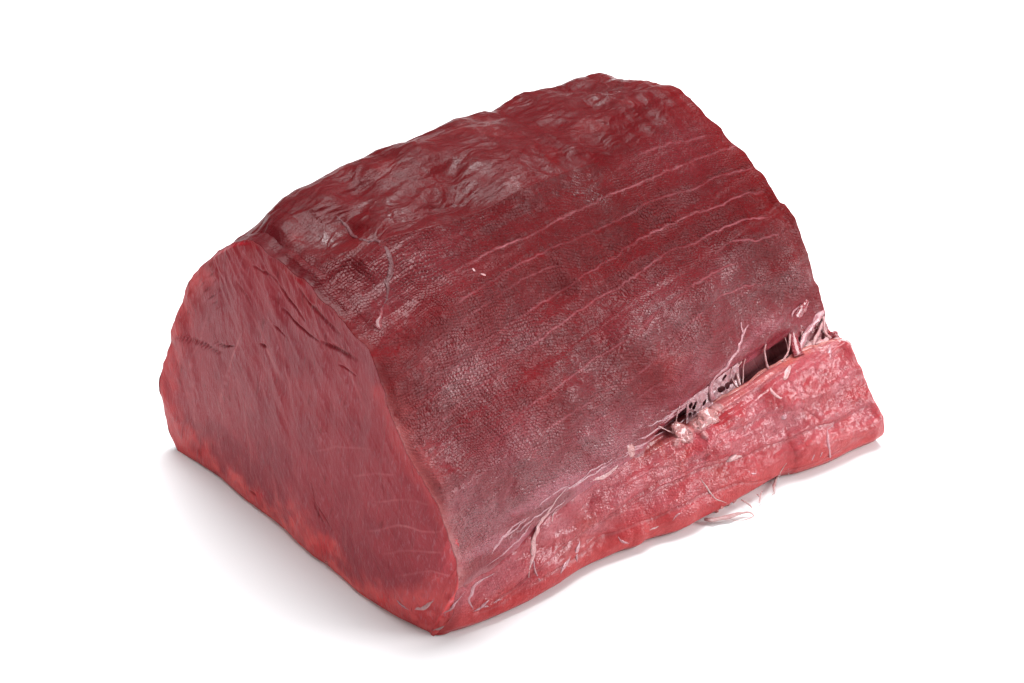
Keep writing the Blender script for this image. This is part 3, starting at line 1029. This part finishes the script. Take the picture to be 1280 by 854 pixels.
def on_surface(x, y):
    best = None
    for g, n, p, dd in tabs:
        d2 = (p[:, 0] - x) ** 2 + (p[:, 1] - y) ** 2
        k = np.argmin(d2)
        score = dd[k] + max(0, math.sqrt(d2[k]) - 1.2) * .01
        if best is None or score < best[0]:
            best = (score, g[k], n[k])
    return best[1], best[2]


RS = np.random.RandomState(5)


def strand(name, pts, w, mat, flat=.5, mode='surf', taper=(.35, .35), lift=.25, z=.0025, wig=.35, seg=None, label=None, film=0):
    """a tapered tube; w: full width in photo pixels, one value or a value per point"""
    mode_l = [mode] * len(pts) if isinstance(mode, str) else list(mode)
    wv = np.interp(np.linspace(0, 1, len(pts)), np.linspace(0, 1, np.size(w)), np.atleast_1d(w))
    q_pts, q_mode, q_w = [], [], []
    for i in range(len(pts)):
        q_pts.append(pts[i])
        q_mode.append(mode_l[i])
        q_w.append(wv[i])
        if i + 1 < len(pts) and mode_l[i] == 'surf' and mode_l[i + 1] == 'surf':
            dl = math.hypot(pts[i + 1][0] - pts[i][0], pts[i + 1][1] - pts[i][1])
            m_ = int(dl // 5)
            for c in range(1, m_):
                f = c / m_
                q_pts.append((pts[i][0] * (1 - f) + pts[i + 1][0] * f, pts[i][1] * (1 - f) + pts[i + 1][1] * f))
                q_mode.append('surf')
                q_w.append(wv[i] * (1 - f) + wv[i + 1] * f)
    pts, mode_l, w = q_pts, q_mode, q_w
    P, Nn = [], []
    for (x, y), mo in zip(pts, mode_l):
        if mo == 'surf':
            p, n = on_surface(x, y)
        elif mo == 'ground':
            p, n = hit(x, y, np.array([0, 0, z]), ZUP), ZUP
        else:                                              # bridge: filled in below
            p, n = None, None
        P.append(p)
        Nn.append(n)
    idx = [i for i, p in enumerate(P) if p is not None]
    for i, p in enumerate(P):
        if p is None:
            a = max(k for k in idx if k < i)
            b = min(k for k in idx if k > i)
            f = (i - a) / (b - a)
            m = P[a] * (1 - f) + P[b] * f
            dep = (m - CO) @ CF
            r = ray(*pts[i])
            P[i] = CO + r * dep
            Nn[i] = Nn[a] * (1 - f) + Nn[b] * f
    P, Nn = np.array(P), np.array(Nn)
    ws = np.interp(np.linspace(0, 1, len(P)), np.linspace(0, 1, np.size(w)), np.atleast_1d(w)) * (DIST / FPX) * .5
    n = seg or max(8, int(np.linalg.norm(np.diff(P, axis=0), axis=1).sum() / .0009))
    C = resample(np.hstack([P, Nn, ws[:, None]]), n)
    P, Nn, ws = C[:, :3], C[:, 3:6], np.abs(C[:, 6])
    u = np.linspace(0, 1, n)
    ws = ws * (taper[0] + (1 - taper[0]) * smooth(0, .25, u)) * (taper[1] + (1 - taper[1]) * smooth(0, .25, 1 - u))
    sd = RS.randint(1000)
    ws = ws * (1 + .3 * noise(P, .002, sd))
    Nn = Nn / np.linalg.norm(Nn, axis=1, keepdims=True)
    Tn = np.gradient(P, axis=0)
    Tn /= np.linalg.norm(Tn, axis=1, keepdims=True) + 1e-12
    Bn = np.cross(Tn, Nn)
    Bn /= np.linalg.norm(Bn, axis=1, keepdims=True) + 1e-9
    Mn = np.cross(Bn, Tn)
    P = P + Bn * (noise(P, .0035, sd + 1) * wig * MM)[:, None] + Mn * (ws * flat * lift)[:, None]
    K = 8
    an = np.linspace(0, 2 * np.pi, K, endpoint=False)
    R = P[None] + ws[None, :, None] * (np.cos(an)[:, None, None] * Bn[None] + flat * np.sin(an)[:, None, None] * Mn[None])
    V, F, _ = closed_tube(R, 2, 2)
    o = mesh_obj(name, V - ROOTL, F, [mat], root)
    if label:
        o['label'] = label
    return o


def lump(name, x, y, rx, ry, mat, h=.6, ang=0, seed=0, sink=.3, rough=.35):
    p, n = on_surface(x, y)
    s = DIST / FPX
    r = CR - (CR @ n) * n
    r /= np.linalg.norm(r)
    u_ = np.cross(n, r)
    ca, sa_ = math.cos(math.radians(ang)), math.sin(math.radians(ang))
    e1, e2 = r * ca + u_ * sa_, -r * sa_ + u_ * ca
    nu_, nv_ = 28, 16
    th = np.linspace(0, 2 * np.pi, nu_, endpoint=False)[:, None]
    ph = np.linspace(0.02, np.pi - .02, nv_)[None]
    D = np.stack([np.cos(th) * np.sin(ph), np.sin(th) * np.sin(ph), np.cos(ph) + 0 * th], -1)
    q_ = D * .01
    k = 1 + rough * fbm(q_ + seed, .007, 3, seed)
    D = D * k[..., None]
    V = p - n * sink * h * min(rx, ry) * s + (D[..., 0] * rx * s)[..., None] * e1 + (D[..., 1] * ry * s)[..., None] * e2 + (D[..., 2] * h * min(rx, ry) * s)[..., None] * n
    V, F, _ = closed_tube(V, 1, 1)
    return mesh_obj(name, V - ROOTL, F, [mat], root)


M_lilac = tissue_material('membrane_strand', (.44, .20, .225), .25, .3, .8)
M_web = tissue_material('membrane_web', (.48, .27, .29), .2, .3, 1.0)
M_salmon = tissue_material('salmon_tissue', (.46, .15, .13), .28, .4, .7)
M_red = tissue_material('red_tissue', (.26, .022, .034), .22, .4, 1.0)
M_flesh = tissue_material('raw_flesh', (.16, .008, .014), .3, .2, .3)
M_vein = tissue_material('vein', (.105, .022, .026), .4, .2, .05)

# loose threads on the table at the far right foot
th = 'loose_thread'
g = 'ground'
s_ = 'surf'
strand(th, [(983, 579), (976, 590), (972, 602), (968, 611), (968, 619), (963, 624), (955, 624), (950, 629), (944, 633), (940, 637), (939, 641)], [2.2, 3.2, 4.2, 3.2, 2.2, 2.2, 2.4, 2.6, 1.8, 1.6, 1.2], M_thread, .7, [s_, s_, s_] + [g] * 8,
       label='longest branching white thread hanging off the foot of the block')
strand(th, [(954, 614), (950, 622), (949, 629)], 1.6, M_thread, .8, g)
strand(th, [(927, 624), (933, 629), (938, 633), (940, 637)], [2.4, 1.6, 1.6], M_thread, .8, g)
strand(th, [(945, 618), (950, 622)], 1.5, M_thread, .8, g, seg=8)
strand('loose_tail', [(880, 650), (890, 651), (899, 649), (913, 646), (927, 642), (937, 641), (942, 645), (935, 649), (927, 651), (916, 651)], [4, 8, 8, 6.5, 4, 2.4, 2, 2, 2.2, 1.6], M_thread, .5, g, taper=(.8, .4), z=.0016,
       label='thick white forked tail of tissue lying on the table')
strand(th, [(876, 598), (882, 608), (886, 617), (897, 624), (908, 629)], [1.4, 1.8, 2.0, 1.6, 1.4], M_thread, .6)
strand(th, [(986, 586), (985, 594), (977, 604)], 1.6, M_thread, .5)
for x, y, r in ((902, 634, 2.4), (913, 636, 2.4), (922, 632, 2.6), (409, 703, 2.6), (897, 640, 3)):
    lump('tissue_tag', x, y, r, r * .8, M_salmon, 1.0, 0, int(x))

sk = 'gristle_streak'
strand(sk, [(1041, 531), (1034, 536), (1036, 559), (1037, 582)], [2, 3.4, 3, 3.4], M_lilac, .45, label='lilac strand running down the pale strip to the table')
for pts, w in (([(1018, 568), (1015, 576)], 1.6), ([(1003, 583), (1000, 590)], 1.5), ([(1029, 565), (1026, 572)], 1.3), ([(934, 590), (941, 593), (949, 592)], 1.8), ([(909, 575), (917, 571), (927, 569)], [7, 6, 3]),
               ([(772, 671), (778, 678), (786, 680)], 3), ([(823, 656), (813, 664)], 2), ([(726, 676), (721, 690), (722, 703)], [3, 5, 2]), ([(714, 696), (707, 706), (701, 717)], [4, 6, 3]),
               ([(708, 612), (690, 631), (679, 648), (670, 668), (667, 690), (661, 722)], [3, 4, 5.5, 6.5, 6.5, 3.5]), ([(667, 700), (671, 716), (676, 727)], 2),
               ([(622, 714), (606, 723), (593, 733), (587, 748), (592, 762)], [2, 4, 6, 3, 2]), ([(551, 768), (566, 760), (574, 749), (581, 739)], [3, 4, 3, 2]),
               ([(496, 750), (503, 757), (511, 762)], 3.4), ([(516, 763), (528, 760), (541, 751)], [3, 6, 3]), ([(541, 788), (549, 787), (555, 783)], 2.4),
               ([(602, 760), (620, 752), (632, 749)], 1.8), ([(592, 764), (604, 757), (611, 750)], 3),
               ([(964, 484), (967, 491), (972, 497), (980, 499), (988, 495)], [3, 5, 5, 4, 2]), ([(986, 456), (981, 466), (979, 476)], [3, 7, 5]), ([(977, 525), (984, 519)], 7), ([(1037, 430), (1037, 440), (1039, 450)], [3, 5.5, 4]),
               ([(1041, 424), (1052, 422), (1060, 426), (1064, 433)], [4, 5, 4, 3]), ([(591, 334), (593, 339)], 3), ([(600, 342), (606, 344)], 3), 
               
               ([(700, 636), (692, 642), (690, 652)], 2), ([(738, 603), (751, 596), (764, 589), (774, 581)], [3, 5, 5, 2]),
               ([(612, 694), (626, 676), (640, 660), (655, 648)], [2, 4, 5, 4]), 
               ([(840, 651), (850, 641)], 1.6),
               ):
    strand(sk, pts, w, M_lilac if RS.rand() < .6 else M_white, .24, lift=.0, wig=.6)

# fine fibres of the torn membrane either side of the split
lipx = np.array(LIP, float)
for k in range(22):
    u0 = RS.uniform(.10, .62)
    ln = RS.uniform(.06, .17)
    off = RS.uniform(3, 24)
    pts = []
    for f in np.linspace(0, 1, 5):
        u = (u0 + ln * f) * (len(lipx) - 1)
        i = int(u)
        p = lipx[i] * (1 - u + i) + lipx[i + 1] * (u - i)
        pts.append((p[0] - off * .5 + RS.normal() * 1.2, p[1] - off * .85 * (1 - .25 * f) + RS.normal() * 1.2))
    strand('membrane_fibre', pts, RS.uniform(1.0, 2.6), M_lilac, .3, taper=(.1, .1), lift=0)

# web of strands across the split
br = 'bridging_strand'
W = M_white
def bridge(a, b, w, mid=None, name=br, mat=None, flat=.8):
    pts = [a] + (mid or []) + [b]
    modes = ['surf'] + ['b'] * len(mid or []) + ['surf']
    strand(name, pts, w, mat or W, flat, modes, taper=(.9, .9), wig=.25)


strand('membrane_ribbon', [(927, 404), (929, 416), (922, 437), (910, 456), (895, 471), (888, 484), (891, 500)], [4, 4, 4.5, 5, 5, 6, 8], M_lilac, .35, [s_, s_, s_, s_, s_, 'b', s_], taper=(.5, 1), label='long forked lilac ribbon that crosses the split')
strand('membrane_ribbon', [(935, 406), (931, 412), (928, 420)], [4, 3, 3], M_lilac, .5)
strand('membrane_ribbon', [(1010, 376), (1001, 388), (994, 402), (992, 416), (994, 430), (998, 444)], [8, 12, 13, 12, 12, 15], M_red, .22, [s_, s_, 'b', 'b', 'b', s_], taper=(.8, 1), label='broad glossy red ribbon at the far end of the split')
strand('membrane_ribbon', [(1000, 380), (991, 393), (987, 408), (989, 424), (993, 443)], [1.5, 2, 2, 1.8, 2], M_lilac, .7, [s_, s_, 'b', 'b', s_])
strand('membrane_ribbon', [(1031, 388), (1020, 400), (1010, 414), (1003, 428), (1000, 442)], [13, 10, 8, 7, 9], M_lilac, .15, [s_, 'b', 'b', 'b', s_])
strand('membrane_ribbon', [(1033, 396), (1027, 408), (1021, 421), (1018, 432)], [6, 4, 4, 8], M_white, .2, [s_, 'b', 'b', s_])
bridge((957, 430), (958, 457), [3, 2, 4], [(955, 441)])
bridge((926, 452), (922, 479), [3, 2, 3.4], [(921, 463)])
bridge((932, 448), (926, 477), [2, 1.2, 2], [(929, 461)])
bridge((916, 458), (919, 480), [2, 1.2, 2], [(914, 468)])
bridge((850, 508), (846, 539), [1.4, 1, 1.4], [(846, 522)])
bridge((822, 533), (842, 541), [2, 1.3, 2], [(832, 537)])
bridge((987, 418), (977, 452), [3, 2, 3], [(986, 436)])
bridge((980, 421), (985, 448), [1.4, 1, 1.4], [(984, 434)])
bridge((1028, 396), (1038, 424), [4, 2.6, 5], [(1030, 413)])


def web(up, lo, holes, sag=1.5, seed=1, mat=None):
    """a torn sheet of membrane between two pixel lines on the two lips, with oval holes (x, y, rx, ry)"""
    nu2, nv2 = 120, 60
    pu = np.array([on_surface(*p)[0] for p in up])
    pw = np.array([on_surface(*p)[0] for p in lo])
    a_, b_ = resample(pu, nu2), resample(pw, nu2)
    v_ = np.linspace(0, 1, nv2)[None, :, None]
    Gd = a_[:, None] * (1 - v_) + b_[:, None] * v_
    Gd = Gd - CF * (-.001) * np.sin(np.pi * v_) * sag + CF * (fbm(Gd, .003, 2, seed) * .0006)[..., None]
    p_ = proj(Gd)
    w_ = np.stack([noise(Gd, .0012, seed + 1), noise(Gd, .0012, seed + 2)], -1) * 1.0
    keep = np.ones(Gd.shape[:2], bool)
    for hx, hy, rx, ry, an in holes:
        c_, s2 = math.cos(math.radians(an)), math.sin(math.radians(an))
        dx, dy = p_[..., 0] + w_[..., 0] - hx, p_[..., 1] + w_[..., 1] - hy
        keep &= ((dx * c_ + dy * s2) / rx) ** 2 + ((-dx * s2 + dy * c_) / ry) ** 2 > 1
    F_ = quads(nu2, nv2)
    F_ = F_[keep.reshape(-1)[F_].all(1)]
    used = np.unique(F_)
    mp_ = -np.ones(nu2 * nv2, int)
    mp_[used] = np.arange(len(used))
    o = mesh_obj('membrane_web', Gd.reshape(-1, 3)[used] - ROOTL, mp_[F_], [mat or M_web], root)
    md = o.modifiers.new('thickness', 'SOLIDIFY')
    md.thickness = .0003
    md.offset = 0
    return o


web([(859, 502), (870, 493), (880, 486), (889, 480)], [(858, 530), (868, 521), (879, 514), (890, 504)],
    [(863, 507, 2.2, 4.2, 10), (868, 507, 1.8, 5, 25), (862, 519, 1.8, 4.5, 12), (868, 516, 1.6, 2.6, 30), (880, 503, 1.3, 4.0, 20)], seed=3)
web([(889, 480), (900, 470), (912, 461), (922, 453)], [(892, 502), (904, 496), (915, 488), (926, 479)],
    [(901, 487, 5.2, 3.6, -35), (909, 482, 3.0, 4.2, 20), (914.5, 476, 2.4, 4.6, 25), (905, 472, 1.2, 4.0, 35), (920, 470, 1.6, 5, 15)], seed=5)
web([(1002, 413), (1012, 408), (1022, 402), (1031, 396)], [(1001, 438), (1012, 433), (1024, 429), (1036, 425)],
    [(1008, 425, 2, 3.5, 0), (1013, 418, 1.6, 4.5, 25), (1018, 425, 1.8, 3, 0), (1023, 415, 2, 6, 10), (1028, 420, 2.2, 5, -15), (1018, 409, 1.3, 3, 20), (1029, 407, 1.4, 4, 0)], seed=9, mat=M_white)
# pale rim along the lower lip
strand('lip_rim', [(866, 530), (882, 513), (893, 502), (910, 494), (934, 481), (952, 466), (971, 456), (992, 445), (1009, 436), (1027, 430), (1044, 425)], [3, 6, 9, 8, 6, 6, 6, 5, 5, 5, 5], M_salmon, .4, lift=-.4, label='smooth salmon rim along the lower lip of the split')
lump('red_tag', 1040, 415, 8, 7, M_red, .9, 30, 9)

# pale fat gathered at the near end of the split
for x, y, rx, ry, an in ((884, 522, 11, 15, 65), (852, 541, 13, 9, 35), (788, 563, 6, 11, -45)):
    lump('fat_lump', x, y, rx, ry, M_fat, .3, -an, int(x + y), .5, .35)

# flat dull veins on the crown
strand('vein', [(409, 262), (420, 271), (432, 281), (440, 294), (455, 301), (473, 301), (482, 311), (489, 325), (487, 342), (484, 368), (479, 388)], [2, 4, 6, 5, 4, 4, 4, 5, 5, 5, 3], M_vein, .22, lift=0, label='flat brownish vein crossing the top near the cut end')
strand('vein', [(478, 384), (477, 396), (472, 405), (474, 414)], [4, 7, 8, 5], M_flesh, .3, lift=-.1, label='short red raised piece below the vein')

# ------------------------------------------------------------------ the white surface
def surface():
    m, nt, bs = new_mat('white_surface')
    bs.inputs['Base Color'].default_value = (.86, .87, .87, 1)
    bs.inputs['Roughness'].default_value = .6
    bs.inputs['Specular IOR Level'].default_value = .2
    r = 3.0
    n = 48
    V = [(r * math.cos(2 * math.pi * i / n), r * math.sin(2 * math.pi * i / n), 0) for i in range(n)]
    me = bpy.data.meshes.new('table_surface')
    me.from_pydata(V, [], [list(range(n))])
    me.materials.append(m)
    o = bpy.data.objects.new('table_surface', me)
    SC.collection.objects.link(o)
    o['kind'] = 'structure'
    o['label'] = 'plain bright white surface under the meat'


surface()
